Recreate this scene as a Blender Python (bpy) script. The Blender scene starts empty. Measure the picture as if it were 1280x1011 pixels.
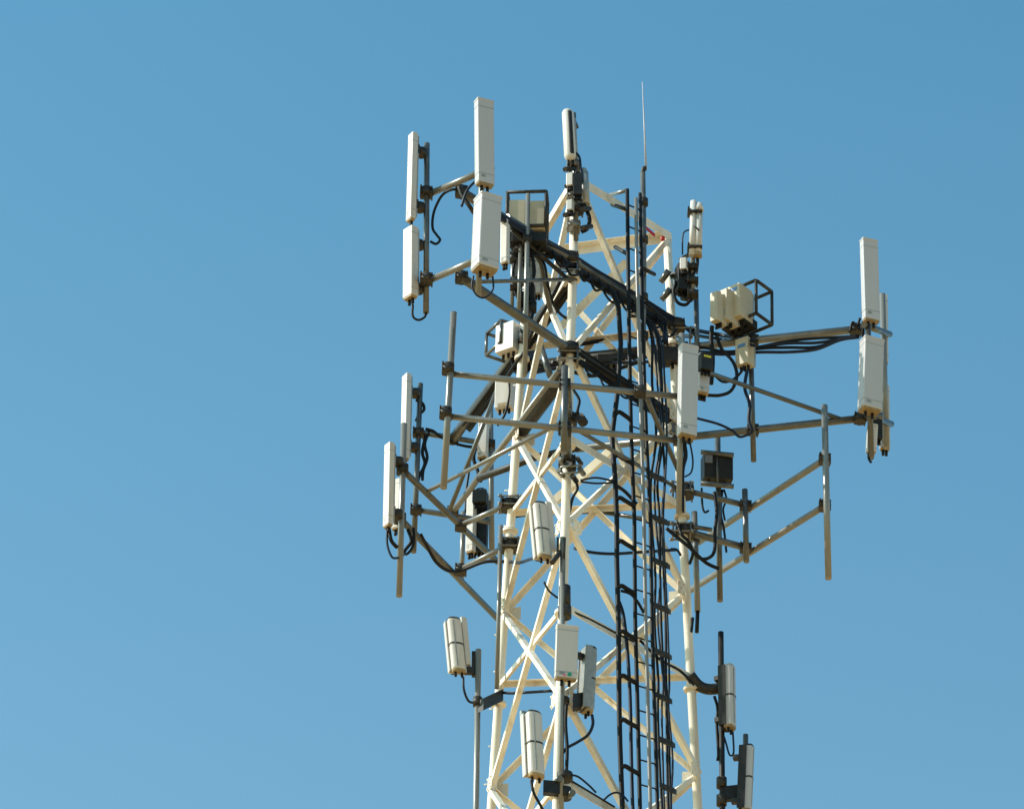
import bpy, math, random
from mathutils import Vector, Matrix
random.seed(7)
S = bpy.context.scene
COL = S.collection
W, Hh = 1280.0, 1011.0

# ------------------------------------------------------------------ camera
PITCH, FPX, ROLL = math.radians(32.198), 6000.0, math.radians(1.416)
CAM = Vector((-1.024, -54.7, 1.6))
Fv = Vector((0, math.cos(PITCH), math.sin(PITCH)))
_R = Vector((1, 0, 0)); _U = Vector((0, -math.sin(PITCH), math.cos(PITCH)))
Rv = math.cos(ROLL) * _R + math.sin(ROLL) * _U
Uv = -math.sin(ROLL) * _R + math.cos(ROLL) * _U
cd = bpy.data.cameras.new('camera'); cam = bpy.data.objects.new('camera', cd); COL.objects.link(cam)
cd.sensor_width = 36; cd.lens = 36 * FPX / W; cd.clip_start = 0.5; cd.clip_end = 20000
M = Matrix((Rv, Uv, -Fv)).transposed().to_4x4(); M.translation = CAM
cam.matrix_world = M; S.camera = cam

def ray(x, y): return Fv + Rv * ((x - 640) / FPX) + Uv * ((505.5 - y) / FPX)
def P(x, y, Y):                      # point seen at x,y on the vertical plane y = Y
    d = ray(x, y); return CAM + d * ((Y - CAM.y) / d.y)
def H(x, y, z):                      # point seen at x,y at the height z
    d = ray(x, y); return CAM + d * ((z - CAM.z) / d.z)
ZT = 39.014
def leg(j, z):
    r = 1.125 + 0.052 * (ZT - z); th = -0.211 + math.radians(-90 + 120 * j)
    return Vector((r * math.cos(th), r * math.sin(th), z))
def LP(j, x, y):                     # point seen at x,y at the depth of leg j (0 near, 1 right, 2 left)
    Y = 0
    for _ in range(6):
        p = P(x, y, Y); Y = leg(j, p.z).y
    return P(x, y, Y)
def pix(p):
    d = p - CAM; z = d.dot(Fv); return 640 + FPX * d.dot(Rv) / z, 505.5 - FPX * d.dot(Uv) / z
def legz(j, y):                      # height where leg j shows at picture row y
    a, b = 0.0, 45.0
    for _ in range(50):
        m = (a + b) / 2
        if pix(leg(j, m))[1] > y: a = m
        else: b = m
    return (a + b) / 2
ZU, ZL = legz(0, 328), legz(0, 439)      # upper frame, two levels
Z1, Z2 = legz(0, 525), legz(0, 578)      # middle frames, two levels

# ------------------------------------------------------------------ materials
def mat(name, col, rough=0.5, metal=0.0, var=0.15, scale=6.0, stain=None, stain_amt=0.0, spec=0.5, bump=0.0, streak=False):
    m = bpy.data.materials.new(name); m.use_nodes = True; nt = m.node_tree; N = nt.nodes; Lk = nt.links
    b = N['Principled BSDF']; b.inputs['Roughness'].default_value = rough; b.inputs['Metallic'].default_value = metal
    b.inputs['Specular IOR Level'].default_value = spec
    tc = N.new('ShaderNodeTexCoord'); mp = N.new('ShaderNodeMapping'); Lk.new(tc.outputs['Object'], mp.inputs[0])
    if streak: mp.inputs['Scale'].default_value = (1, 1, 0.12)
    nz = N.new('ShaderNodeTexNoise'); nz.inputs['Scale'].default_value = scale; nz.inputs['Detail'].default_value = 6
    Lk.new(mp.outputs[0], nz.inputs['Vector'])
    cr = N.new('ShaderNodeValToRGB'); Lk.new(nz.outputs['Fac'], cr.inputs[0])
    cr.color_ramp.elements[0].position = 0.3; cr.color_ramp.elements[1].position = 0.7
    lo = [c * (1 - var) for c in col]; hi = [min(1, c * (1 + var * 0.6)) for c in col]
    cr.color_ramp.elements[0].color = (*lo, 1); cr.color_ramp.elements[1].color = (*hi, 1)
    out = cr.outputs[0]
    if stain:
        n2 = N.new('ShaderNodeTexNoise'); n2.inputs['Scale'].default_value = scale * 1.7; n2.inputs['Detail'].default_value = 8
        Lk.new(mp.outputs[0], n2.inputs['Vector'])
        r2 = N.new('ShaderNodeValToRGB'); r2.color_ramp.elements[0].position = 0.56; r2.color_ramp.elements[1].position = 0.74
        Lk.new(n2.outputs['Fac'], r2.inputs[0])
        ml = N.new('ShaderNodeMath'); ml.operation = 'MULTIPLY'; ml.inputs[1].default_value = stain_amt; Lk.new(r2.outputs[0], ml.inputs[0])
        mx = N.new('ShaderNodeMixRGB'); mx.inputs[2].default_value = (*stain, 1)
        Lk.new(ml.outputs[0], mx.inputs[0]); Lk.new(out, mx.inputs[1]); out = mx.outputs[0]
    oi = N.new('ShaderNodeObjectInfo'); mr_ = N.new('ShaderNodeMapRange'); mr_.inputs[3].default_value = 1 - var * 0.7; mr_.inputs[4].default_value = 1 + var * 0.5
    Lk.new(oi.outputs['Random'], mr_.inputs[0]); hs = N.new('ShaderNodeHueSaturation'); Lk.new(mr_.outputs[0], hs.inputs['Value']); Lk.new(out, hs.inputs['Color']); out = hs.outputs[0]
    Lk.new(out, b.inputs['Base Color'])
    if bump:
        bp = N.new('ShaderNodeBump'); bp.inputs['Strength'].default_value = bump; bp.inputs['Distance'].default_value = 0.01
        Lk.new(nz.outputs['Fac'], bp.inputs['Height']); Lk.new(bp.outputs[0], b.inputs['Normal'])
    return m
RUST = (0.30, 0.16, 0.07)
PAINT = mat('white_tower_paint', (0.84, 0.76, 0.64), 0.6, var=0.20, scale=3, stain=(0.42, 0.26, 0.12), stain_amt=0.65, spec=0.3, streak=True)
GALV = mat('galvanised_steel', (0.078, 0.074, 0.064), 0.30, spec=1.0, metal=0.0, var=0.35, scale=9, stain=(0.055, 0.04, 0.022), stain_amt=0.6)
GALVL = mat('pale_galvanised_pipe', (0.19, 0.178, 0.155), 0.30, spec=1.0, metal=0.0, var=0.2, scale=8, stain=(0.14, 0.11, 0.07), stain_amt=0.5, streak=True)
CLAMP = mat('dark_clamp_steel', (0.028, 0.024, 0.019), 0.55, spec=0.4, var=0.5, scale=20, stain=(0.2, 0.12, 0.06), stain_amt=0.5)
RADOME = mat('pale_grey_radome', (0.48, 0.465, 0.475), 0.42, var=0.05, scale=2.5, stain=(0.45, 0.42, 0.36), stain_amt=0.35, streak=True)
RADW = mat('cream_radome', (0.60, 0.555, 0.51), 0.42, var=0.10, scale=3, stain=(0.42, 0.36, 0.28), stain_amt=0.6, streak=True)
BACK = mat('aluminium_back', (0.34, 0.34, 0.32), 0.45, metal=0.3, var=0.2, scale=12)
BEIGE = mat('beige_cabinet', (0.50, 0.42, 0.29), 0.5, var=0.08, scale=5, stain=(0.4, 0.33, 0.2), stain_amt=0.4)
DARK = mat('dark_finned_metal', (0.022, 0.021, 0.020), 0.55, spec=0.3, var=0.4, scale=12)
RUBBER = mat('black_cable_jacket', (0.006, 0.006, 0.007), 0.55, spec=0.25, var=0.3, scale=4)
BLUEC = mat('blue_black_cable_jacket', (0.007, 0.012, 0.03), 0.5, spec=0.3, var=0.3, scale=4)
RED = mat('red_paint', (0.5, 0.02, 0.02), 0.5)
GREEN = mat('green_sticker', (0.0, 0.28, 0.17), 0.5); PINK = mat('pink_sticker', (0.7, 0.18, 0.3), 0.5)
YEL = mat('yellow_sticker', (0.75, 0.65, 0.03), 0.5); BLUES = mat('blue_label', (0.08, 0.22, 0.5), 0.5)
GLASSF = mat('grey_fibreglass', (0.42, 0.40, 0.44), 0.5)
BOUNCE_STICKER = mat('brown_bounce_and_sticker', (0.34, 0.24, 0.12), 0.5, var=0.3, scale=30)  # warm ground bounce painted into antenna undersides; also colours one sticker
CONC = mat('concrete', (0.36, 0.34, 0.31), 0.85, var=0.2, scale=3)

# ------------------------------------------------------------------ mesh building
class MB:
    def __init__(s): s.v = []; s.f = []; s.sm = []
    def add(s, vs, fs, smooth=False):
        o = len(s.v); s.v += [Vector(v) for v in vs]; s.f += [tuple(i + o for i in f) for f in fs]; s.sm += [smooth] * len(fs)
        return s
    def prism(s, rings, smooth=False, cap=True):
        n = len(rings[0]); vs = [p for r in rings for p in r]; fs = []
        for k in range(len(rings) - 1):
            for i in range(n):
                j = (i + 1) % n; fs.append((k * n + i, k * n + j, (k + 1) * n + j, (k + 1) * n + i))
        s.add(vs, fs, smooth)
        if cap:
            o = len(s.v) - len(vs)
            s.f.append(tuple(o + i for i in reversed(range(n)))); s.sm.append(False)
            s.f.append(tuple(o + (len(rings) - 1) * n + i for i in range(n))); s.sm.append(False)
        return s
    def tube(s, pts, r, n=12, r2=None):
        pts = [Vector(p) for p in pts]; rings = []
        t0 = (pts[1] - pts[0]).normalized(); ref = Vector((0, 0, 1)) if abs(t0.z) < 0.9 else Vector((1, 0, 0))
        u = t0.cross(ref).normalized()
        for k, p in enumerate(pts):
            if k == 0: t = t0
            elif k == len(pts) - 1: t = (p - pts[k - 1]).normalized()
            else: t = (pts[k + 1] - pts[k - 1]).normalized()
            u = (u - t * u.dot(t)).normalized(); w = t.cross(u)
            rr = r if r2 is None else r + (r2 - r) * k / (len(pts) - 1)
            rings.append([p + (u * math.cos(a) + w * math.sin(a)) * rr for a in [2 * math.pi * i / n for i in range(n)]])
        return s.prism(rings, True)
    def box(s, c, ax, ay, az, bev=0.0):      # centre and three half-axis vectors
        c = Vector(c)
        if bev <= 0:
            vs = [c + ax * i + ay * j + az * k for k in (-1, 1) for (i, j) in ((-1, -1), (1, -1), (1, 1), (-1, 1))]
            return s.add(vs, [(3, 2, 1, 0), (4, 5, 6, 7), (0, 1, 5, 4), (1, 2, 6, 5), (2, 3, 7, 6), (3, 0, 4, 7)])
        return s.rbox(c - az, c + az, ax, ay, bev)
    def rbox(s, a, b, ax, ay, bev, seg=3, front=0.0):   # rounded bar from a to b, half-axes ax, ay
        a, b = Vector(a), Vector(b); lx, ly = ax.length, ay.length; ux, uy = ax / lx, ay / ly
        bev = min(bev, lx * 0.95, ly * 0.95)
        def ring(p, k):
            out = []
            for (cx, cy, a0) in ((1, -1, -90), (1, 1, 0), (-1, 1, 90), (-1, -1, 180)):
                for q in range(seg + 1):
                    an = math.radians(a0 + 90 * q / seg)
                    x = cx * (lx - bev) + math.cos(an) * bev; y = cy * (ly - bev) + math.sin(an) * bev
                    x *= k; y *= k
                    out.append(p + ux * x + uy * y)
            return out
        t = (b - a).normalized(); e = min(bev * 0.5, (b - a).length * 0.2); k = 1 - e / max(lx, ly) * 0.9
        return s.prism([ring(a, k), ring(a + t * e, 1), ring(b - t * e, 1), ring(b, k)], False)
    def angle(s, a, b, w, nrm, th=0.008, flip=1, leg_=None):       # L-section steel: one flange flat on the face, one along -nrm
        a, b = Vector(a), Vector(b); t = (b - a).normalized(); nrm = (nrm - t * nrm.dot(t)).normalized(); u = t.cross(nrm) * flip
        c = (a + b) / 2; hl = (b - a) / 2
        s.box(c, u * w / 2, nrm * th / 2, hl)
        h_ = (leg_ or w) * 0.5
        s.box(c + u * (w / 2 - th / 2 - 0.001) - nrm * (h_ + th / 2 + 0.001), u * th / 2, nrm * h_, hl * 0.998)
        return s
    def channel(s, a, b, w, nrm, d=None, th=0.008):     # U-section with its web facing nrm
        a, b = Vector(a), Vector(b); t = (b - a).normalized(); nrm = (nrm - t * nrm.dot(t)).normalized(); u = t.cross(nrm)
        d = d or w * 0.5; c = (a + b) / 2; hl = (b - a) / 2
        s.box(c, u * w / 2, nrm * th / 2, hl)
        for q in (-1, 1): s.box(c + u * q * (w / 2 - th / 2 - 0.001) - nrm * (d / 2 + th / 2 + 0.001), u * th / 2, nrm * d / 2, hl * 0.998)
        return s
    def build(s, name, m, parent=None):
        me = bpy.data.meshes.new(name); off = parent_loc(parent)
        me.from_pydata([v - off for v in s.v], [], s.f); me.materials.append(m)
        me.polygons.foreach_set('use_smooth', s.sm); me.validate(); me.update()
        o = bpy.data.objects.new(name, me); COL.objects.link(o)
        if parent: o.parent = parent
        return o
def parent_loc(p):
    v = Vector((0, 0, 0))
    while p: v = v + p.location; p = p.parent
    return v
def thing(name, label, cat, loc, group=None):
    o = bpy.data.objects.new(name, None); COL.objects.link(o); o.location = loc; o.empty_display_size = 0.2
    o['label'] = label; o['category'] = cat
    if group: o['group'] = group
    return o
def spline(pts, n=7):
    pts = [Vector(p) for p in pts]
    if len(pts) < 3: return pts
    q = [pts[0] * 2 - pts[1]] + pts + [pts[-1] * 2 - pts[-2]]; out = []
    for i in range(1, len(q) - 2):
        for k in range(n):
            t = k / n; a, b, c, d = q[i - 1:i + 3]
            out.append(0.5 * ((2 * b) + (c - a) * t + (2 * a - 5 * b + 4 * c - d) * t * t + (3 * b - 3 * c + d - a) * t ** 3))
    out.append(pts[-1]); return out
def dirv(phi):                                           # horizontal direction; 0 towards the viewer, 90 to the right
    a = math.radians(phi); return Vector((math.sin(a), -math.cos(a), 0))
ZV = Vector((0, 0, 1))

# ------------------------------------------------------------------ ground and light
g = MB().box((0, 0, -0.25), Vector((6000, 0, 0)), Vector((0, 6000, 0)), Vector((0, 0, 0.25)))
EARTH = mat('dry_earth', (0.58, 0.36, 0.15), 0.95, var=0.18, scale=0.15, stain=(0.30, 0.24, 0.12), stain_amt=0.35, bump=0.3)
go = g.build('ground', EARTH); go['kind'] = 'structure'
w = bpy.data.worlds.new('World'); S.world = w; w.use_nodes = True; nt = w.node_tree
bg = nt.nodes['Background']; sky = nt.nodes.new('ShaderNodeTexSky'); sky.sky_type = 'NISHITA'; sky.sun_disc = False
SUN_EL, SUN_AZ = 38.0, -93.0      # azimuth: 0 = behind the tower, -90 = left
sky.sun_elevation = math.radians(SUN_EL); sky.sun_rotation = math.radians(SUN_AZ)
sky.air_density = 1.0; sky.dust_density = 2.0; sky.ozone_density = 1.0; sky.altitude = 0
bg.inputs[1].default_value = 0.12
tint = nt.nodes.new('ShaderNodeMixRGB'); tint.blend_type = 'MULTIPLY'; tint.inputs[0].default_value = 1.0
wtc = nt.nodes.new('ShaderNodeTexCoord'); sep = nt.nodes.new('ShaderNodeSeparateXYZ'); nt.links.new(wtc.outputs['Generated'], sep.inputs[0])
mr = nt.nodes.new('ShaderNodeMapRange'); mr.inputs[1].default_value = 0.44; mr.inputs[2].default_value = 0.61; nt.links.new(sep.outputs[2], mr.inputs[0])
el = nt.nodes.new('ShaderNodeMixRGB'); el.inputs[1].default_value = (1.14, 1.75, 1.635, 1); el.inputs[2].default_value = (0.79, 1.61, 1.61, 1)
nt.links.new(mr.outputs[0], el.inputs[0]); nt.links.new(el.outputs[0], tint.inputs[2])
nt.links.new(sky.outputs[0], tint.inputs[1]); nt.links.new(tint.outputs[0], bg.inputs[0])
sd = Vector((math.sin(math.radians(SUN_AZ)) * math.cos(math.radians(SUN_EL)), math.cos(math.radians(SUN_AZ)) * math.cos(math.radians(SUN_EL)), math.sin(math.radians(SUN_EL))))
sl = bpy.data.lights.new('sun', 'SUN'); sl.energy = 5.0; sl.angle = math.radians(0.53); sl.color = (1, 0.95, 0.87)
so = bpy.data.objects.new('sun', sl); COL.objects.link(so); so.rotation_euler = sd.to_track_quat('Z', 'Y').to_euler()
S.view_settings.view_transform = 'Standard'; S.view_settings.look = 'None'; S.view_settings.exposure = 0.0; S.view_settings.gamma = 1.0

# ------------------------------------------------------------------ lattice tower
TW = thing('lattice_tower', 'tall white three-legged steel lattice tower carrying all the antennas', 'tower', Vector((0, 0, 0)))
nodes = [ [LP(0, 719, 224), LP(0, 713, 440), LP(0, 708, 655), LP(0, 703, 870)],
          [LP(1, 837, 297), LP(1, 845, 525), LP(1, 855, 742), LP(1, 872, 968)],
          [LP(2, 662, 320), LP(2, 648, 548), LP(2, 630, 765), LP(2, 614, 985)] ]
mids = [ [LP(0, 715, 335), LP(0, 710, 547), LP(0, 705, 757), LP(0, 701, 975)],
         [LP(1, 841, 415), LP(1, 851, 632), LP(1, 864, 847), LP(1, 876, 1075)],
         [LP(2, 656, 436), LP(2, 638, 642), LP(2, 624, 856), LP(2, 606, 1090)] ]
zz = 28.1
low = []
while zz > 1.5: low.append(zz); zz -= 4.4 if zz < 27 else 4.0
low.append(0.25)
for j in range(3):
    for z in low: nodes[j].append(leg(j, z))
    for k in range(3, len(nodes[j]) - 1):
        if k >= 4: mids[j].append((nodes[j][k] + nodes[j][k + 1]) / 2)
cen = Vector((0, 0, 0))
for j in range(3):
    pts = [leg(j, ZT + 0.10)] + [leg(j, z) for z in (36.1, 33.4, 30.8, 28.1, 14, 0.2)]
    lg = MB().tube(pts, 0.059, 20)
    for z in (37.3, 34.6, 32.0, 29.3, 26, 22, 18, 14, 10, 6):      # bolted pipe flanges
        a = leg(j, z); t = (leg(j, z + 1) - a).normalized()
        lg.tube([a - t * 0.022, a - t * 0.001], 0.105, 16); lg.tube([a + t * 0.001, a + t * 0.022], 0.105, 16)
    lo = lg.build('leg', PAINT, TW)
    a = leg(j, 0.1); MB().box(a, Vector((0.5, 0, 0)), Vector((0, 0.5, 0)), Vector((0, 0, 0.3)), 0.04).build('footing', CONC, TW)
faces = [(0, 1), (1, 2), (2, 0)]
def fnorm(a, b):
    n = ((leg(a, 30) + leg(b, 30)) / 2); n.z = 0; return n.normalized()
for (a, b) in faces:
    n = fnorm(a, b); A, B = nodes[a], nodes[b]
    MB().angle(A[0] + n * 0.03, B[0] + n * 0.03, 0.12, n, flip=-1).build('horizontal_brace', PAINT, TW)
    for k in range(len(A) - 1):
        wdt = 0.064 if (a, b) == (2, 0) else 0.068
        def near_edge(p, q):
            u = (q - p).normalized().cross(n); v = Vector((0, -0.85, -0.53))
            return (1 if u.z > 0 else -1) if (a, b) == (1, 2) else (1 if u.dot(v) > 0 else -1)
        MB().angle(A[k] + n * 0.055, B[k + 1] + n * 0.055, wdt, n, flip=near_edge(A[k], B[k + 1])).build('diagonal_brace', PAINT, TW)
        MB().angle(B[k] + n * 0.025, A[k + 1] + n * 0.025, wdt, n, flip=near_edge(B[k], A[k + 1])).build('diagonal_brace', PAINT, TW)
        MB().angle(mids[a][k] + n * 0.005, mids[b][k] + n * 0.005, 0.11 if (a, b) == (0, 1) else 0.07, n, flip=-1).build('horizontal_brace', PAINT, TW)
    for k in range(1, len(A) - 1):
        for (Q, R_) in ((A[k], B[k]), (B[k], A[k])):
            e = (R_ - Q).normalized(); t = (nodes[0][0] - nodes[0][1]).normalized()
            gp = MB().box(Q + e * 0.14 + n * 0.068, e * 0.075, n * 0.004, ZV * 0.095, 0)
            for u, v in ((-.05, .07), (.05, .07), (-.05, -.07), (.05, -.07), (0, 0)):
                c = Q + e * (0.14 + u) + ZV * v + n * 0.073; gp.tube([c, c + n * 0.018], 0.014, 6)
            gp.build('gusset_plate', PAINT, TW)
# a short inner plan member seen behind the near leg in two bays
for (x0, y0, x1, y1) in ((783, 327, 700, 409), (764, 561, 690, 627)):
    MB().angle(P(x0, y0, -0.25), P(x1, y1, 0.55), 0.1, Vector((0.5, -0.8, 0.2)), flip=-1).build('plan_brace', PAINT, TW)
MB().box(P(811, 288, -0.1), (P(818, 294, -0.05) - P(804, 282, -0.15)) / 2, ZV * 0.03, Vector((0.01, 0.01, 0)), 0).build('red_marker_bar', RED, TW)
MB().tube([P(828, 296, 0.1), P(829, 301, 0.12)], 0.03, 10).build('red_marker_cap', RED, TW)

# ------------------------------------------------------------------ ladder, feeder rack, cables down the tower
YL = -0.85
LX = [(784, 237), (786, 400), (789, 545), (793, 650), (794, 776), (797, 885), (800, 1011)]
def lerp_list(Ls, y):
    for (x0, y0), (x1, y1) in zip(Ls, Ls[1:]):
        if y <= y1: return x0 + (x1 - x0) * (y - y0) / (y1 - y0)
    (x0, y0), (x1, y1) = Ls[-2], Ls[-1]; return x1 + (x1 - x0) * (y - y1) / (y1 - y0)
LD = thing('climbing_ladder', 'dark climbing ladder with a pale safety rail up the tower face', 'ladder', P(800, 1011, YL).xy.to_3d() + ZV * 4)
def downline(pl, Y, zend=0.4, Yend=None):
    pts = [P(x, y, Y) for x, y in pl]
    a = pts[-1]; t = (pts[-1] - pts[0]).normalized()
    k = (zend - a.z) / t.z; e = a + t * k; e.y = Yend if Yend is not None else Y - 0.9
    return pts + [a.lerp(e, q) for q in (.03, .07, .14, .28, .55)] + [e]
rl = downline(LX, YL, 4.0); RR = [(800 + 0, 242), (803, 400), (808, 545), (813, 650), (815, 776), (818, 885), (822, 1011)]
rr = downline(RR, YL + 0.12, 4.0)
MB().tube(rl, 0.028, 10).build('rail', RUBBER, LD)
MB().tube(rr, 0.026, 10).build('rail', RUBBER, LD)
sr = downline([(795, 248), (796, 330), (799, 440), (802, 545), (805, 650), (807, 776), (810, 885), (813, 1011)], YL - 0.05, 4.0)
MB().tube(sr, 0.026, 10).build('safety_rail', GALVL, LD)
def onpath(pts, z):
    for a, b in zip(pts, pts[1:]):
        if b.z <= z <= a.z: t = (a.z - z) / (a.z - b.z); return a.lerp(b, t)
    return None
zt = rl[0].z - 0.25; cnt = 0
while zt > 4.3 and cnt < 98:
    a, b = onpath(rl, zt), onpath(rr, zt)
    if a and b: MB().tube([a, b], 0.011, 8).build('rung', DARK, LD); cnt += 1
    zt -= 0.355
for (x, y, xa, ya) in ((784, 238, 762, 244), (784, 262, 765, 256), (785, 318, 769, 309), (805, 336, 818, 343)):
    MB().tube([P(x, y, YL + 0.03), P(xa, ya, YL + 0.42)], 0.028, 8).build('standoff_arm', DARK if y > 240 else GALVL, LD)
# whip antenna on its pole
WA = thing('whip_antenna', 'thin tall whip antenna on a bent grey pole at the tower top', 'antenna', P(804, 560, -0.55))
wp = [P(803, 560, -0.55), P(805, 300, -0.55), P(803.5, 216, -0.55), P(805, 211, -0.55), P(808, 210.5, -0.55)]
MB().tube(wp[:3], 0.036, 12).build('pole', GALV, WA)
MB().tube(spline([wp[2], wp[3], wp[4]]), 0.034, 10).build('elbow', CLAMP, WA)
MB().tube([P(807.5, 212, -0.55), P(805.5, 160, -0.55), P(803, 103, -0.55)], 0.015, 8, r2=0.006).build('whip', GLASSF, WA)
for y in (253, 300, 372, 420): MB().tube([P(804.5, y + 4, -0.55), P(804.5, y - 4, -0.55)], 0.062, 12).build('clamp', CLAMP, WA)

FR = thing('feeder_cable_rack', 'black feeder cable rack with hooked cross brackets beside the ladder', 'cable rack', P(772, 1011, -0.75).xy.to_3d() + ZV * 0.4)
CL = [(766, 366), (773, 384), (776, 430), (772, 490), (765, 545), (769, 600), (771, 650), (771, 700), (773, 776), (774, 885), (775, 930), (778, 1011)]
crack = downline(CL, -0.98, 0.4)
MB().tube(crack, 0.034, 10).build('rail', RUBBER, FR)
for y in (516, 570, 623, 677, 733, 790, 845, 900, 958):
    x0 = lerp_list(CL, y) ; x1 = lerp_list(LX, y + 8)
    MB().tube(spline([P(x0, y + 2, -0.98), P(x0 + 5, y - 1, -0.99), P(x0 + 12, y + 3, -0.95), P(x1, y + 9, -0.87)], 4), 0.03, 8).build('bracket', RUBBER, FR)
    if y > 560:
        xs = x0 + (49 if y < 900 else 52)
        MB().box(P(xs + 7, y + 27, -0.62), (P(xs + 16, y + 30, -0.6) - P(xs - 2, y + 23, -0.68)) / 2, ZV * 0.035, Vector((0.02, 0.035, 0))).build('bracket', CLAMP, FR)
def cable(label, pts, r, m=RUBBER, group=None, name='cable', n=7, raw=False):
    pp = pts if raw else [P(*p) for p in pts]
    sp = spline(pp, n); base = min(sp, key=lambda v: v.z).copy()
    mb = MB().tube([p - base for p in sp], r, 8); o = mb.build(name, m)
    o.location = base; o['label'] = label; o['category'] = 'cable'
    if group: o['group'] = group
    return o
GC = 'feeder cables running down the tower'
for i in range(5):
    xo = [-2.5, 1.0, 4.6, 8.4, 6.4][i]; Y = -0.55 + 0.06 * (i % 3) + (0.12 if i > 3 else 0)
    base = [(786 + 6 * (i % 3), 384 + 4 * (i % 4)), (806 + i % 3, 398 + 2 * (i % 3)), (817, 424), (820, 480), (823, 545), (817 if i < 3 else 823, 600), (819, 650), (822, 720), (823, 776), (826, 850), (827, 885), (829, 950), (831, 1011)]
    pl = [(x + (xo + random.uniform(-2.0, 2.0)) * (0.2 if y < 420 else 1.15), y) for x, y in base]
    cable('black feeder cable in the bundle running down beside the ladder', downline(pl, Y, 0.3), 0.014 if i % 2 else 0.018, BLUEC if i % 2 else RUBBER, GC, 'feeder_cable', 4, True)
cable('single thick black cable strapped between ladder and feeder rack', downline([(774, 752), (779, 768), (783, 800), (786, 840), (788, 885), (789, 940), (791, 1011)], -0.8, 0.3), 0.024, BLUEC, None, 'feeder_cable', 4, True)

# ------------------------------------------------------------------ frames
def pipe(par, a, b, r=0.045, m=GALV, name='boom', cap=True):
    return MB().tube([a, b], r, 14).build(name, m, par)
def clampb(par, c, r=0.075, h=0.05, m=CLAMP, d=None):
    t = d or ZV; mb = MB().tube([c - t * h, c + t * h], r, 10)
    u = Vector((1, 0.2, 0)).normalized()
    for q in (-1, 1):
        for s_ in (-0.6, 0.6): p_ = c + t * h * s_; mb.tube([p_ + u * q * r * 0.8 - Vector((0, r, 0)) * 1.2, p_ + u * q * r * 0.8 + Vector((0, r, 0)) * 1.2], 0.012, 6)
    return mb.build('clamp', m, par)
def vpole(par, x0, y0, x1, y1, Y, r=0.042, m=GALV, name='pole'):
    a, b = P(x0, y0, Y), P(x1, y1, Y)
    return MB().tube([a, b], r, 14).build(name, m, par)

# --- upper frame, arm to the near left
Yend = H(577, 240, ZU).y
F1 = thing('antenna_mount', 'heavy upper mount arm reaching out to the upper left pair of tall panels', 'antenna mount', leg(0, ZL))
a0, a1 = H(577, 240, ZU), H(852, 412, ZU); b0, b1 = H(577, 347, ZL), H(852, 531, ZL)
MB().tube([a0, a1], 0.062, 16).build('boom', GALV, F1)
MB().tube([b0, b1], 0.062, 16).build('boom', GALV, F1)
def along(a, b, x):                 # point of segment at picture column x
    lo, hi = 0.0, 1.0
    for _ in range(40):
        m = (lo + hi) / 2
        if (pix(a.lerp(b, m))[0] < x) == (pix(a)[0] < pix(b)[0]): lo = m
        else: hi = m
    return a.lerp(b, lo)
MB().tube([along(b0, b1, 716) , along(b0, b1, 846)], 0.088, 16).build('boom_sleeve', CLAMP, F1)
MB().tube([along(a0, a1, 632) , along(a0, a1, 800)], 0.080, 16).build('boom_sleeve', GALV, F1)
f0, f1 = H(536, 243, ZU), H(640, 199, ZU)
pipe(F1, f0, H(616, 209, ZU), 0.045, GALVL, 'face_pipe')
g0 = H(540, 349, ZL); pipe(F1, g0, H(614, 317, ZL), 0.045, GALVL, 'face_pipe')
pL = H(533, 241, ZU).y; 
vpole(F1, 533.5, 180, 532.5, 391, pL, 0.040)
YA2 = H(604, 214, ZU).y - 0.0
vpole(F1, 604, 150, 598, 369, YA2, 0.040, GALVL)
for q in (H(533, 241, ZU), H(533, 349, ZL), a0, b0): clampb(F1, q, 0.09, 0.06)
MB().tube([b0 + Vector((0.1, 0.1, 0)), LP(0, 722, 349)], 0.026, 10).build('tie_bar', GALV, F1)
pA = along(a0, a1, 652); pB = along(b0, b1, 700)
MB().tube([pA, P(676, 330, pA.y + 0.5), P(689, 392, pA.y + 0.7)], 0.034, 10).build('knee_brace', GALV, F1)
MB().tube([along(a0, a1, 640) - ZV * 0.1, along(a0, a1, 716) - ZV * 0.35], 0.030, 10).build('knee_brace', CLAMP, F1)
for x in (712, 845): clampb(F1, along(a0, a1, x), 0.13, 0.07); clampb(F1, along(b0, b1, x), 0.13, 0.07)
# --- upper frame, arm to the right
ZUR, ZLR = legz(1, 434), legz(1, 547)
F2 = thing('antenna_mount', 'heavy upper mount arm reaching out to the far right pair of tall panels', 'antenna mount', leg(1, ZLR))
c0, c1 = H(664, 455, ZUR), H(1078, 411, ZUR); d0, d1 = H(720, 561, ZLR), H(1104, 520, ZLR)
MB().tube([c0, c1], 0.055, 16).build('boom', GALVL, F2); MB().tube([d0, d1], 0.052, 16).build('boom', GALV, F2)
MB().tube([P(866, 459, c1.y - 0.3), along(d0, d1, 1055)], 0.032, 10).build('knee_brace', GALV, F2)
MB().tube([along(c0, c1, 700), along(c0, c1, 860)], 0.085, 14).build('boom_sleeve', CLAMP, F2)
YR1 = c1.y - 0.25; YR2 = c1.y + 0.45
vpole(F2, 1084, 375, 1089, 572, YR1, 0.040); vpole(F2, 1103, 368, 1108, 560, YR2, 0.040, GALVL)
pipe(F2, P(1080, 406, YR1 - 0.05), P(1112, 418, YR2 + 0.1), 0.045, GALV, 'face_pipe')
pipe(F2, P(1086, 520, YR1 - 0.05), P(1114, 530, YR2 + 0.1), 0.045, GALV, 'face_pipe')
YR3 = along(c0, c1, 940).y - 0.08
vpole(F2, 938, 425, 942, 576, YR3, 0.038); vpole(F2, 870, 367, 872, 470, along(c0, c1, 870).y - 0.1, 0.036, GALV)
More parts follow.
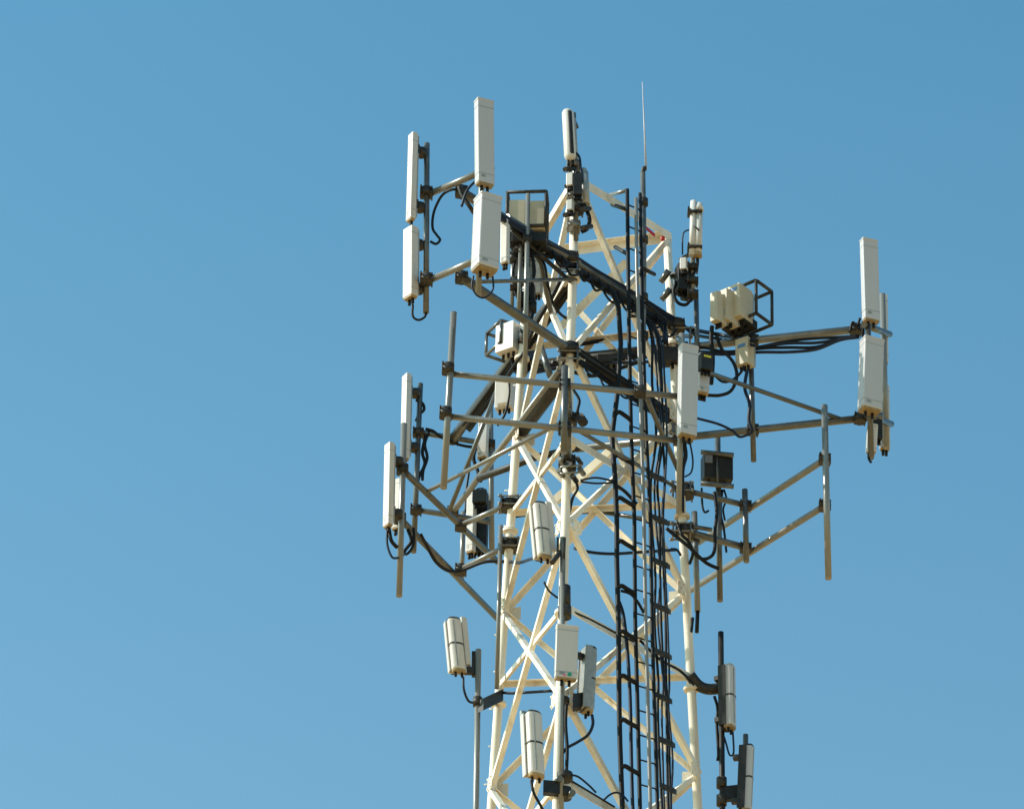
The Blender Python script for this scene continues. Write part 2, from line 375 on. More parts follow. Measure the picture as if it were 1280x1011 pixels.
for q in (along(c0, c1, 1070), along(d0, d1, 941), along(d0, d1, 1075), along(c0, c1, 941), along(c0, c1, 852), along(d0, d1, 856)): clampb(F2, q, 0.085, 0.06)
# --- upper frame, arm to the far left
F3 = thing('antenna_mount', 'heavy upper mount arm slanting down to the far left behind the tower legs', 'antenna mount', leg(2, ZL))
e0, e1 = H(714, 347, ZU), H(566, 549, ZU); h0, h1 = H(700, 462, ZL), H(563, 644, ZL)
MB().tube([e0, e1], 0.075, 16).build('boom', GALV, F3); MB().tube([h0, h1], 0.045, 16).build('boom', GALVL, F3)
MB().tube([along(e0, e1, 709), along(e0, e1, 655)], 0.095, 16).build('boom_sleeve', CLAMP, F3)
MB().tube([along(h0, h1, 698) + Vector((0.1, 0, 0)), along(h0, h1, 643) + Vector((0.1, 0, 0))], 0.10, 16).build('boom_sleeve', CLAMP, F3)
MB().tube([P(628, 470, 1.6), P(561, 640, 2.6)], 0.032, 10).build('knee_brace', GALV, F3)
MB().tube([P(674, 428, 0.6), P(688, 470, 0.3)], 0.045, 10).build('knee_brace', GALV, F3)
pipe(F3, H(528, 541, ZU), H(618, 556, ZU), 0.040, GALV, 'face_pipe'); pipe(F3, H(520, 637, ZL), H(612, 652, ZL), 0.040, GALV, 'face_pipe')
YF3 = H(528, 541, ZU).y; YF4 = H(610, 556, ZU).y
vpole(F3, 525.5, 480, 517, 690, YF3, 0.040); vpole(F3, 613, 505, 615, 700, YF4, 0.040, GALVL); vpole(F3, 579, 640, 577, 730, YF4 - .3, 0.036, GALVL)
for q in (H(523, 541, ZU), H(520, 637, ZL), H(566, 549, ZU), H(612, 556, ZU), along(h0, h1, 566), along(e0, e1, 660)): clampb(F3, q, 0.085, 0.05)
# dark wide clamp between legs behind
MB().tube([P(598, 598, 1.6), P(640, 583, 1.2), P(668, 572, 1.0), P(722, 560, 0.6)], 0.05, 10).build('tie_bar', CLAMP, F3)

# --- middle frame in front of the near leg
F4 = thing('antenna_mount', 'double pipe mount frame facing the viewer across the near leg', 'antenna mount', leg(0, Z2))
i0, i1 = H(560, 467, Z1), H(852, 496, Z1); k0, k1 = H(557, 520, Z2), H(850, 551, Z2)
MB().tube([i0, i1], 0.042, 16).build('face_pipe', GALVL, F4); MB().tube([k0, k1], 0.042, 16).build('face_pipe', GALVL, F4)
Yp = (i0.y + k0.y) / 2 - 0.09
vpole(F4, 567, 391, 554.5, 610, Yp, 0.044, GALVL)
Yq = (i1.y + k1.y) / 2 - 0.05
vpole(F4, 852, 418, 849, 641, Yq, 0.042, GALVL)
Ym = along(i0, i1, 706).y - 0.08
vpole(F4, 706, 458, 705, 566, Ym, 0.045, GALV)
for q in (i0, k0): clampb(F4, Vector((q.x, Yp, q.z)), 0.085, 0.065)
for x in (706, 800): clampb(F4, along(i0, i1, x) - Vector((0, 0.02, 0)), 0.08, 0.06)
clampb(F4, along(k0, k1, 706), 0.09, 0.07); clampb(F4, along(k0, k1, 848), 0.07, 0.05)
for (x, y, zk) in ((708, 482, Z1), (708, 537, Z2)):
    p = along(i0, i1, x) if zk == Z1 else along(k0, k1, x)
    MB().tube([p, leg(0, zk)], 0.06, 14).build('standoff', GALV, F4); clampb(F4, leg(0, zk), 0.12, 0.07)
MB().tube([along(k0, k1, 722) , LP(1, 850, 612)], 0.028, 10).build('tie_bar', GALV, F4)
MB().tube([along(i0, i1, 806), P(829, 545, -0.6), P(850, 592, -0.1)], 0.036, 10).build('knee_brace', GALV, F4)
# --- middle frame left
F5 = thing('antenna_mount', 'double pipe mount frame slanting away left of the left leg', 'antenna mount', leg(2, Z2))
m0, m1 = H(503, 587, Z1), H(622, 702, Z1); n0, n1 = H(500, 648, Z2), H(624, 775, Z2)
MB().tube([m0, m1], 0.044, 16).build('face_pipe', GALV, F5); MB().tube([n0, n1], 0.044, 16).build('face_pipe', GALV, F5)
MB().tube([H(574, 657, Z1), LP(2, 637, 630)], 0.038, 14).build('standoff', GALVL, F5)
MB().tube([H(574, 712, Z2), LP(2, 635, 682)], 0.038, 14).build('standoff', GALVL, F5)
MB().tube([H(530, 616, Z1), H(712, 523, Z1)], 0.030, 12).build('tie_bar', GALVL, F5)
Y5 = H(503, 587, Z1).y
vpole(F5, 505, 530, 499, 745, Y5, 0.042, GALVL)
for q in (m0, n0, H(576, 657, Z1), H(576, 712, Z2)): clampb(F5, q, 0.085, 0.06)
for y in (632, 682): clampb(F5, LP(2, 637, y), 0.12, 0.07)
vpole(F5, 626, 657, 621, 860, leg(2, 33).y - 0.25, 0.030, GALVL); 
# --- middle frame right
F6 = thing('antenna_mount', 'double pipe mount frame reaching right with one bare upright pipe', 'antenna mount', leg(1, Z2))
Z1R, Z2R = legz(1, 613), legz(1, 664)
q0, q1 = H(868, 681, Z1R), H(1031, 574, Z1R); r0, r1 = H(862, 738, Z2R), H(1031, 632, Z2R)
MB().tube([q0, q1], 0.044, 16).build('face_pipe', GALVL, F6); MB().tube([r0, r1], 0.044, 16).build('face_pipe', GALVL, F6)
MB().tube([LP(1, 857, 613), H(934, 632, Z1R)], 0.040, 14).build('standoff', GALV, F6)
MB().tube([LP(1, 857, 664), H(934, 685, Z2R)], 0.048, 14).build('standoff', GALV, F6)
MB().tube([H(752, 640, Z2R + .45), LP(1, 890, 662)], 0.030, 12).build('tie_bar', GALV, F6)
Y6 = H(1031, 574, Z1R).y - 0.06
vpole(F6, 1030.5, 507, 1035.5, 723, Y6, 0.044, GALVL)
vpole(F6, 931, 612, 933, 702, H(932, 632, Z1R).y - 0.05, 0.040, GALV)
Y6b = H(898, 665, Z1R).y - 0.4
vpole(F6, 897, 545, 900, 751, Y6b, 0.040, GALV)
for q in (H(1031, 574, Z1R), H(1031, 632, Z2R)): clampb(F6, q, 0.085, 0.06)
for q in (H(932, 632, Z1R), H(932, 685, Z2R)): clampb(F6, q, 0.085, 0.05)
for y in (615, 664): clampb(F6, LP(1, 856, y), 0.13, 0.07)

# ------------------------------------------------------------------ antennas
def panel(label, x0, y0, x1, y1, Y, phi, w, d, m=RADOME, pole=0.0, conn=2, name='panel_antenna', group=None, cap=True, sticker=False):
    """front face points along phi; x0,y0 top centre; x1,y1 bottom centre; pole = gap to the pole behind"""
    a, b = P(x1, y1, Y), P(x0, y0, Y); fr = dirv(phi); sd_ = fr.cross(ZV).normalized(); t = (b - a).normalized()
    fr = (fr - t * fr.dot(t)).normalized(); sd_ = (sd_ - t * sd_.dot(t)).normalized()
    o = thing(name, label, 'antenna', a, group)
    MB().rbox(a, b, sd_ * w / 2, fr * d / 2, min(w, d) * 0.12, 3).build('radome', m, o)
    MB().rbox(a - t * 0.022, a - t * 0.001, sd_ * w * 0.47, fr * d * 0.44, 0.02, 3).build('end_cap', BOUNCE_STICKER if cap else m, o)  # bottom cap browned to carry light bounced off the ground
    L = (b - a).length
    if w > 0.2: MB().rbox(b - t * 0.035, b + t * 0.004, sd_ * (w / 2 + 0.006), fr * (d / 2 + 0.006), 0.02, 3).build('top_cap', m, o)
    for k in (0.10, 0.90):
        c = a + t * (L * k); MB().rbox(c - t * .004, c + t * .004, sd_ * (w / 2 + 0.0025), fr * (d / 2 + 0.0025), min(w, d) * 0.12, 3).build('seam', BACK, o)
    MB().box(a + t * (L * 0.07) + fr * (d / 2 + 0.002) + sd_ * w * .2, sd_ * w * .12, fr * .0012, t * .02).build('rating_plate', BACK, o)
    MB().box(a + t * (L / 2) - fr * (d / 2 + 0.010), sd_ * w * 0.45, fr * 0.009, t * (L * 0.47)).build('back_plate', BACK, o)
    for i in range(conn):
        c = a - t * 0.023 + sd_ * w * (0.5 * (i + 0.5) / max(conn, 1) * 2 - 0.5) * 0.7 - fr * d * 0.1
        MB().tube([c, c - t * 0.075], 0.020, 8).build('connector', RUBBER, o)
    if pole:
        for k in (0.18, 0.82):
            c = a + t * (L * k) - fr * (d / 2 + 0.02); e = c - fr * pole
            br = MB().box((c + e) / 2, sd_ * 0.045, (c - e) / 2, t * 0.035); br.tube([e - t * 0.055, e + t * 0.055], 0.068, 10); br.box(c, sd_ * 0.06, fr * 0.012, t * 0.07)
            br.build('bracket', CLAMP, o)
    return o
GP = None
panel('uppermost tall grey panel antenna of the upper left group', 605, 127, 606, 231, YA2 - 0.16, 24, 0.235, 0.125, RADOME, 0.06)
panel('deep grey panel antenna hanging right under the uppermost tall panel', 610, 248, 606, 338, YA2 - 0.22, 26, 0.30, 0.245, RADOME, 0.06)
panel('narrow cream panel antenna at the far left, upper of two on its pole', 516.5, 168, 513.5, 275, pL - 0.10, -58, 0.125, 0.085, RADW, 0.07, 1)
panel('wider cream panel antenna at the far left, lower of two on its pole', 513.5, 286, 513, 372, pL - 0.10, -48, 0.18, 0.12, RADW, 0.06, 2)
panel('small white panel antenna half hidden behind the deep grey panel', 631.5, 276, 631, 329, -2.2, -30, 0.10, 0.08, RADW, 0, 2)
panel('uppermost tall grey panel antenna on the far right pole', 1086, 301, 1089, 401, YR1 - 0.18, 20, 0.225, 0.115, RADOME, 0.07)
panel('deeper grey panel antenna under the tall one on the far right pole', 1090, 426, 1087, 513, YR1 - 0.2, 20, 0.285, 0.20, RADOME, 0.06)
panel('thin white panel antenna edge-on behind the far right group, upper one', 1105, 370, 1106, 455, YR2 + 0.15, 10, 0.075, 0.12, RADW, 0, 1)
panel('thin white panel antenna edge-on behind the far right group, lower one', 1105, 483, 1106, 561, YR2 + 0.15, 10, 0.13, 0.10, RADW, 0, 2)
panel('short white panel antenna hanging lowest under the far right group', 1091, 531, 1089, 565, YR1 + 0.1, 20, 0.12, 0.1, RADW, 0, 2)
panel('tall grey panel antenna with a bright left edge covering the right leg', 860.5, 434, 858.5, 545, Yq - 0.2, 20, 0.235, 0.14, RADOME, 0.06)
panel('narrow tall panel antenna at the far left, upper of the lower left group', 508.5, 469, 506, 575, YF3 - 0.1, -60, 0.15, 0.08, RADW, 0.09, 1)
panel('narrow tall panel antenna furthest left of all, reaching lowest of its group', 487, 555, 485, 657, Y5 - 0.15, -55, 0.135, 0.085, RADW, 0.09, 1)
panel('short cream panel antenna between two poles in the lower left group', 497, 600, 496, 660, Y5 + 0.3, -30, 0.14, 0.09, RADW, 0, 2)
panel('white panel antenna behind the crossing pipes left of the left leg, upper part', 605, 528, 603, 572, YF4 - 0.1, -20, 0.14, 0.1, RADW, 0, 2)
panel('slim pale panel antenna standing left of the dark finned panel', 590, 612, 588, 690, YF4 - 0.05, -30, 0.12, 0.09, RADW, 0, 2)
panel('light grey rectangular panel antenna with a green and a pink dot', 709, 783, 707, 848, leg(0, 31.4).y - 0.42, 9, 0.28, 0.09, RADW, 0.10, 2)
# the two coloured dots on that panel
q = [o for o in COL.objects if o.get('label', '').startswith('light grey rectangular')][0]
fr = dirv(9)
for (x, y, m_, r_) in ((712, 842.5, GREEN, 0.026), (705.5, 843.5, PINK, 0.018)):
    c = P(x, y, leg(0, 31.4).y - 0.42 - 0.047)
    MB().tube([c, c + fr * 0.006], r_, 14).build('round_sticker', m_, q)
panel('yellow-tagged small grey box antenna right of the tall panel on the right leg', 879, 444, 878, 492, Yq + 0.55, 20, 0.15, 0.13, RADOME, 0, 3)

# round-fronted antennas of the lower levels
def drum(label, x0, y0, x1, y1, Y, phi, w, wing=0, m=RADW, topcap=True, back=0.16, rm=None):
    a, b = P(x1, y1, Y), P(x0, y0, Y); t = (b - a).normalized(); fr = dirv(phi); sd_ = fr.cross(ZV).normalized()
    fr = (fr - t * fr.dot(t)).normalized()
    o = thing('panel_antenna', label, 'antenna', a)
    def ring(p, k=1.0):
        out = []
        for q in range(13):
            an = math.pi * q / 12; out.append(p + sd_ * math.cos(an) * w * 0.42 * k + fr * (math.sin(an) ** 0.45) * w * 0.40 * k)
        out.append(p - sd_ * w * 0.42 * k - fr * 0.05 * k); out.append(p + sd_ * w * 0.42 * k - fr * 0.05 * k); return out
    MB().prism([ring(a, .93), ring(a + t * .02), ring(b - t * .02), ring(b, .93)], False).build('radome', m, o)
    MB().prism([ring(b + t * .002, .99), ring(b + t * .03, .8)], False).build('end_cap', CLAMP if topcap else m, o)
    MB().prism([ring(a - t * .03, .9), ring(a - t * .002, .97)], False).build('end_cap', BOUNCE_STICKER, o)  # lower cap: ground bounce put into its brown colour
    c = (a + b) / 2; MB().prism([ring(c - t * .012, 1.035), ring(c + t * .012, 1.035)], False).build('band', CLAMP, o)
    L = (b - a).length
    wp_ = MB().box(c - fr * 0.085, sd_ * w * 0.5, fr * 0.012, t * L * 0.5); wp_.box(c - fr * 0.06 + sd_ * w * 0.5, sd_ * 0.008, fr * 0.05, t * L * 0.5); wp_.box(c - fr * 0.06 - sd_ * w * 0.5, sd_ * 0.008, fr * 0.05, t * L * 0.5)
    wp_.build('reflector', rm or m, o)
    if wing:
        wc = P(x1 + wing, y1 - 7, Y + 0.06); we = P(x0 + wing, y0 - 4, Y + 0.06)
        MB().rbox(wc, we, Vector((0.038, 0.02, 0)), Vector((-0.012, 0.03, 0)), .012, 3).build('side_radome', m if wing > 0 else BACK, o)
    MB().box((a + b) / 2 + fr * (w * 0.405) + sd_ * w * .12, sd_ * .008, fr * .004, t * L * .46).build('seam_strip', BACK, o)
    for i in (-1, 1):
        k = a - t * .03 + sd_ * i * w * .2; MB().tube([k, k - t * 0.06], 0.018, 8).build('connector', RUBBER, o)
    for k in (0.15, 0.85):
        c2 = a + t * L * k - fr * 0.1; MB().box(c2 - fr * back / 2, sd_ * 0.04, fr * back / 2, t * 0.03).build('bracket', CLAMP, o)
    return o
YN = lambda z: leg(0, z).y
drum('small round-fronted antenna at the left pole, leftmost of the lower group', 567, 776, 573, 838, leg(2, 32).y - 0.7, 12, 0.215, wing=12)
drum('small round-fronted antenna in the bay between left and near leg', 674, 632, 680, 696, YN(34) - 0.35, 14, 0.215, wing=11)
drum('white round-fronted antenna low beside the near leg, lowest of the centre', 666, 893, 669.5, 969, YN(30.5) - 0.5, 22, 0.24, wing=-12)
drum('slim antenna seen from behind right of the near leg', 738, 812, 734, 888, YN(31.5) - 0.1, 115, 0.19, wing=-1, m=BACK, back=0.1, rm=BACK)
drum('pale antenna facing right on the dark pole, upper of two at lower right', 911, 834, 912, 908, leg(1, 31.5).y - 0.15, 62, 0.2, m=RADOME, topcap=False, back=0.1, rm=DARK)
drum('thin antenna facing right at the lower right corner, lower of two', 936, 934, 933, 1012, leg(1, 30.5).y - 0.15, 75, 0.18, m=RADOME, topcap=True, back=0.1, rm=DARK)

# near leg top antenna
YT = YN(38.9) - 0.3
o = thing('panel_antenna', 'slim round-topped white antenna with a dark groove at the very top of the near leg', 'antenna', P(712.5, 199, YT))
ta, tb = P(712.8, 196, YT), P(709.8, 142, YT); tt = (tb - ta).normalized()
def cap_tube(dx, r, m, nm, y0=0, y1=0):
    p, q_ = ta + dx + tt * y0, tb + dx - tt * y1
    mb = MB(); rings = []
    for (c_, k) in ((p - tt * r * .8, .35), (p - tt * r * .45, .8), (p, 1), (q_, 1), (q_ + tt * r * .45, .8), (q_ + tt * r * .8, .35)):
        rings.append([c_ + (Vector((math.cos(an), 0, 0)) + Vector((0, math.sin(an), 0))) * r * k for an in [math.pi * i / 8 for i in range(16)]])
    return mb.prism(rings, True).build(nm, m, o)
cap_tube(Vector((0, 0, 0)), 0.082, RADW, 'radome')
cap_tube(Vector((0.018, -0.055, 0)), 0.036, DARK, 'groove', .02, .02)
cap_tube(Vector((0.075, 0.05, 0)), 0.035, BACK, 'back_channel', .02, .06)
MB().tube([P(716, 148, YT + .1), P(721, 160, YT + .1)], .03, 8).build('bracket', CLAMP, o)
for i in (-1, 1): MB().tube([ta - tt * .06 + Vector((.03 * i, 0, 0)), ta - tt * .15 + Vector((.03 * i, 0, 0))], .018, 8).build('connector', RUBBER, o)

TM = thing('antenna_mount', 'short top pole with cluster of clamps on the near leg', 'antenna mount', leg(0, 38))
vpole(TM, 717, 142, 720, 300, YN(38.5) - 0.16, 0.034, GALV)
for i, y in enumerate((207, 224, 246, 262, 283)):
    clampb(TM, P(719 + (i % 2) * 4 - 2, y, YN(38.5) - 0.15), 0.10, 0.05, CLAMP if i % 2 else GALVL)
for (x, y) in ((709, 211), (731, 284), (711, 232), (729, 262), (709, 268)):
    MB().tube([P(x - 3, y + 1, YN(38.5) - 0.35), P(x + 8, y - 1, YN(38.5) - 0.2)], 0.035, 10).build('bolt_arm', CLAMP, TM)

# ------------------------------------------------------------------ radio units
def radio(label, x, y, Y, phi, w, h, d, m=BEIGE, cage=True, fins=True, name='radio_unit', lab=None, tilt=0):
    c = P(x, y, Y); fr = dirv(phi); sd_ = fr.cross(ZV).normalized(); o = thing(name, label, 'radio unit', c - ZV * h / 2)
    MB().rbox(c - ZV * h / 2, c + ZV * h / 2, sd_ * w / 2, fr * d / 2, 0.007, 2).build('cabinet', m, o)
    if fins:
        fb = MB()
        for i in range(9):
            s_ = (i / 8 - .5) * w * .9; fb.box(c - fr * (d / 2 + 0.022) + sd_ * s_, sd_ * 0.005, fr * 0.021, ZV * h * .44)
        fb.build('cooling_fins', BACK, o)
    for i in range(3):
        k = c - ZV * (h / 2) + sd_ * (i - 1) * w * .28; MB().tube([k, k - ZV * 0.07], 0.020, 8).build('connector', RUBBER, o)
    hd = c + ZV * h / 2
    MB().tube(spline([hd - sd_ * w * .25, hd - sd_ * w * .22 + ZV * .05, hd + sd_ * w * .22 + ZV * .05, hd + sd_ * w * .25], 4), 0.010, 6).build('handle', CLAMP, o)
    if lab:
        MB().box(c + fr * (d / 2 + 0.003) + ZV * h * lab[1], sd_ * w * .3, fr * 0.002, ZV * h * lab[2]).build('sticker', lab[0], o)
    return o
def cage(label, x, y, Y, phi, w, h, d, m=CLAMP):
    c = P(x, y, Y); fr = dirv(phi); sd_ = fr.cross(ZV).normalized(); o = thing('equipment_bracket', label, 'bracket', c - ZV * h / 2)
    for k in (-1, 1):
        z = ZV * h / 2 * k; cs = [c + z + sd_ * w / 2 * i + fr * d / 2 * j for (i, j) in ((-1, -1), (1, -1), (1, 1), (-1, 1))]
        mb = MB()
        for q in range(4): mb.tube([cs[q], cs[(q + 1) % 4]], 0.024, 8)
        mb.build('ring', m, o)
    for (i, j) in ((-1, -1), (1, -1), (1, 1), (-1, 1)):
        p = c + sd_ * w / 2 * i + fr * d / 2 * j; MB().tube([p - ZV * h * .5, p + ZV * h * .5], 0.022, 8).build('upright', m, o)
    return o
# upper right cluster
YC = YR3 - 0.25
cage('open dark steel cage behind the beige boxes above the right arm', 936, 386, YC + 0.2, -40, 0.52, 0.54, 0.36)
radio('largest beige radio box with a blue stripe above the right arm', 925, 382, YC, -40, 0.21, 0.52, 0.30, lab=(BLUES, .35, .05))
radio('middle beige radio box above the right arm', 911, 386, YC - 0.1, -40, 0.13, 0.50, 0.26, lab=(BACK, -.25, .08))
radio('outermost beige radio box at the left end of the row above the right arm', 898, 387, YC - 0.2, -40, 0.12, 0.46, 0.22)
radio('dark junction block slung beneath the beige boxes on the right arm', 924, 407, YC + 0.15, -40, 0.4, 0.12, 0.3, m=DARK, fins=False)
radio('single grey beige radio box with a blue label hanging under the right arm', 931, 442, YR3 - 0.16, -35, 0.20, 0.42, 0.17, m=BEIGE, lab=(BLUES, .2, .06))
# upper left cluster
YD = -1.75
cage('rusty square cage holding two beige boxes on the upper left arm', 659, 269, YD, -5, 0.52, 0.55, 0.3)
radio('left beige radio box inside the rusty cage', 647, 274, YD - 0.02, -5, 0.22, 0.46, 0.24, fins=False)
radio('right beige radio box inside the rusty cage', 672, 275, YD - 0.02, -5, 0.22, 0.46, 0.24, fins=False)
radio('flat dark box hanging under the rusty cage on the left arm', 662, 303, YD, -5, 0.46, 0.14, 0.28, m=DARK, fins=False)
RP = thing('antenna_mount', 'upright pipe rising through the upper left arm beside the rusty cage', 'antenna mount', P(657, 470, YD))
vpole(RP, 660, 243, 656, 470, YD - 0.22, 0.032, GALVL); vpole(RP, 651, 300, 648, 400, YD - 0.05, 0.028, GALVL); clampb(RP, P(659, 300, YD - 0.2), 0.06, 0.05)
radio('grey radio box clamped to the upright pipe under the left arm', 652, 335, YD + 0.1, -10, 0.26, 0.50, 0.16, m=BACK, fins=True)
for i, (x, y) in enumerate(((643, 356), (654, 374), (664, 366))):
    radio(['small dark filter box left of the upright pipe', 'small dark filter box right on the upright pipe', 'small dark filter box right of the upright pipe'][i], x, y, YD + 0.05, -10, 0.1, 0.2, 0.1, m=[DARK, CLAMP, DARK][i], fins=False)
# far left arm cluster
cage('pale open cage around the cream drum box left of the left leg', 631, 427, 1.1, -60, 0.4, 0.36, 0.36, GALV)
radio('cream rounded radio box in the cage left of the left leg', 636, 425, 0.9, -35, 0.3, 0.44, 0.22, m=RADW, fins=False)
radio('dark finned radio box behind the cream box at the left leg', 650, 435, 1.4, -35, 0.3, 0.6, 0.3, m=DARK)
radio('white and rust radio box hanging below the far left arm', 631, 495, 1.6, -20, 0.24, 0.44, 0.16, m=RADW, lab=(BOUNCE_STICKER, -.42, .06))
radio('tall dark finned radio panel low behind the left frame', 600, 655, YF4 + 0.1, -10, 0.22, 0.95, 0.14, m=DARK)
radio('grey finned radio panel at the foot of the left frame', 600, 622, YF4 - 0.2, -10, 0.2, 0.2, 0.14, m=DARK, fins=False)
# middle right
radio('black open-fronted radio box on the pole right of the right leg', 896, 587, Y6b - 0.1, 10, 0.40, 0.40, 0.24, m=DARK, fins=False)
rb = [o for o in COL.objects if o.get('label', '').startswith('black open-fronted')][0]
for yy, m_ in ((566, GALV), (605, GALV)):
    MB().tube([P(876, yy - 1, Y6b - 0.26), P(917, yy + 3, Y6b - 0.22)], 0.036, 10).build('rail', m_, rb)
MB().box(P(886, 574, Y6b - 0.24), Vector((0.05, 0, 0)), Vector((0, 0.015, 0)), ZV * 0.06).build('plate', GALVL, rb)
MB().tube([P(896, 566, Y6b - 0.25), P(897, 606, Y6b - 0.25)], 0.014, 8).build('divider', GALV, rb)
radio('small dark box with a yellow sticker right of the tall panel', 882, 454, Yq + 0.4, 20, 0.17, 0.24, 0.12, m=DARK, lab=(YEL, .3, .06), fins=False)
# right leg top
T2 = thing('antenna_mount', 'dark standoff bracket at the top of the right leg', 'antenna mount', leg(1, 38))
for (x0, y0, x1, y1, r, m) in ((826, 353, 836, 338, .045, GALV), (827, 375, 838, 361, .045, GALV), (838, 346, 866, 334, .04, CLAMP), (838, 364, 866, 352, .05, CLAMP), (850, 325, 862, 318, .03, GALV), (853, 372, 864, 374, .045, CLAMP)):
    MB().tube([P(x0, y0, .2), P(x1, y1, .1)], r, 10).build('arm', m, T2)
vpole(T2, 866, 252, 866, 372, 0.05, 0.036, GALVL)
for y in (266, 311, 335, 352, 368): clampb(T2, P(866, y, 0.02), 0.08, 0.04)
radio('dark jumbled filter box on the bracket at the right leg top', 854, 350, 0.1, 15, 0.2, 0.42, 0.2, m=DARK, fins=True)
radio('small white filter box on the bracket at the right leg top', 855, 331, -0.05, -20, 0.09, 0.18, 0.1, m=RADW, fins=False)
AB = thing('tube_antenna', 'white tube antenna with clamped ends beside the right leg top', 'antenna', P(872, 320, 0))
MB().tube([P(872.5, 318, -0.05), P(874, 266, -0.05)], 0.052, 16).build('tube', RADW, AB)
for (x, y, r) in ((874, 259, .062), (872.5, 316, .06)): MB().tube([P(x, y + 5, -0.05), P(x, y - 4, -0.05)], r, 16, r2=r * .75).build('end_cap', RADW if y < 300 else BOUNCE_STICKER, AB)  # lower end brown with painted-in ground bounce
MB().tube([P(865, 320, -0.05), P(867, 252, -0.05)], 0.045, 12).build('tube', RADW, AB)
MB().box(P(868.5, 266, -0.08), Vector((0.10, 0, 0)), Vector((0, 0.06, 0)), ZV * 0.012).build('clamp_plate', CLAMP, AB)
MB().box(P(869.5, 310, -0.08), Vector((0.09, 0, 0)), Vector((0, 0.06, 0)), ZV * 0.012).build('clamp_plate', CLAMP, AB)
MB().tube([P(867, 282, -0.12), P(874, 288, -0.12)], 0.012, 6).build('strap', CLAMP, AB)
AC = thing('tube_antenna', 'slim pale tube antenna standing behind the right leg midway down', 'antenna', P(871, 766, 0.9))
MB().tube([P(868, 640, .9), P(872, 764, .9)], 0.040, 12).build('tube', GALVL, AC)
MB().tube([P(872, 764, .9), P(871, 790, .9)], 0.028, 10).build('connector', RUBBER, AC); clampb(AC, P(869, 672, .9), .07, .05)
# tube thing right of N mid: white pipe inner by the right leg
# ------------------------------------------------------------------ lower standoff mounts
def mount(label, base): return thing('antenna_mount', label, 'antenna mount', base)
Yl = leg(2, 32).y - 0.62
G1 = mount('long bare pole left of the left leg on a dark bracket', P(595, 1011, Yl)); 
MB().tube([P(598, 812, Yl), P(595, 1011, Yl), P(594, 1080, Yl)], 0.040, 14).build('pole', GALVL, G1)
MB().box(P(612, 876, Yl + .25), (LP(2, 624, 868) - P(599, 880, Yl)) / 2, ZV * 0.09, Vector((0.05, -0.05, 0))).build('arm', DARK, G1)
MB().tube([P(597, 882, Yl), P(597, 872, Yl)], 0.065, 10).build('clamp', CLAMP, G1)
MB().rbox(P(593, 845, Yl + .03), P(593, 815, Yl + .03), Vector((.035, 0, 0)), Vector((0, .04, 0)), .01).build('side_bracket', DARK, G1)
MB().box(P(584, 838, Yl), Vector((0.09, 0, 0)), Vector((0, .03, 0)), ZV * .05).build('arm', CLAMP, G1)
Yn = YN(31) - 0.22
G2 = mount('long upright pipe clamped in front of the near leg', P(703, 1011, Yn))
MB().tube([P(703.5, 672, Yn), P(702, 860, Yn), P(701, 1060, Yn)], 0.036, 14).build('pole', GALVL, G2)
for (y0, y1, r) in ((733, 757, .075), (758, 772, .085), (872, 880, .06), (966, 975, .10), (985, 998, .085)):
    MB().tube([P(706, y1, Yn + .05), P(706, y0, Yn + .05)], r, 12).build('clamp', CLAMP, G2)
MB().box(P(728, 876, Yn + .1), (P(740, 874, Yn + .2) - P(716, 878, Yn)) / 2, ZV * .10, Vector((0, .05, 0))).build('arm', DARK, G2)
MB().box(P(690, 985, Yn - .05), (P(700, 983, Yn) - P(678, 981, Yn - .15)) / 2, ZV * .085, Vector((0, .05, 0))).build('arm', DARK, G2)
for x in (697.5, 706): MB().tube([P(x, 672, Yn - .04), P(x - 1, 698, Yn - .04)], 0.016, 8).build('side_bracket', CLAMP, G2)
MB().tube([P(690, 703, Yn - .2), P(700, 690, Yn)], 0.035, 8).build('arm', CLAMP, G2)
for (x0, y0) in ((700, 972), (716, 990)): MB().tube([P(x0, y0, Yn - .12), P(x0 - 6, y0 + 6, Yn + .1)], 0.04, 8).build('bolt_arm', GALV, G2)
Yr = leg(1, 31).y - 0.05
G3 = mount('dark pole pair held out at the lower right of the right leg', P(902, 1011, Yr))
MB().tube([P(901, 790, Yr), P(903, 1011, Yr), P(904, 1070, Yr)], 0.038, 14).build('pole', DARK, G3)
MB().tube(spline([LP(1, 862, 848) + Vector((0, -.1, 0)), P(873, 856, Yr), P(885, 861, Yr), P(901, 860, Yr)], 4), 0.075, 12).build('arm', CLAMP, G3)
MB().tube([P(932, 918, Yr), P(932, 1014, Yr)], 0.036, 12).build('pole', GALV, G3)
MB().box(P(917, 991, Yr), (P(930, 989, Yr) - P(904, 992, Yr)) / 2, ZV * .10, Vector((0, .04, 0))).build('arm', DARK, G3)
MB().box(P(907, 890, Yr - .02), Vector((.045, 0, 0)), Vector((0, .03, 0)), ZV * .28).build('side_bracket', DARK, G3)
for y in (858, 978, 1000): MB().tube([P(902, y + 6, Yr), P(902, y - 6, Yr)], .07, 10).build('clamp', CLAMP, G3)

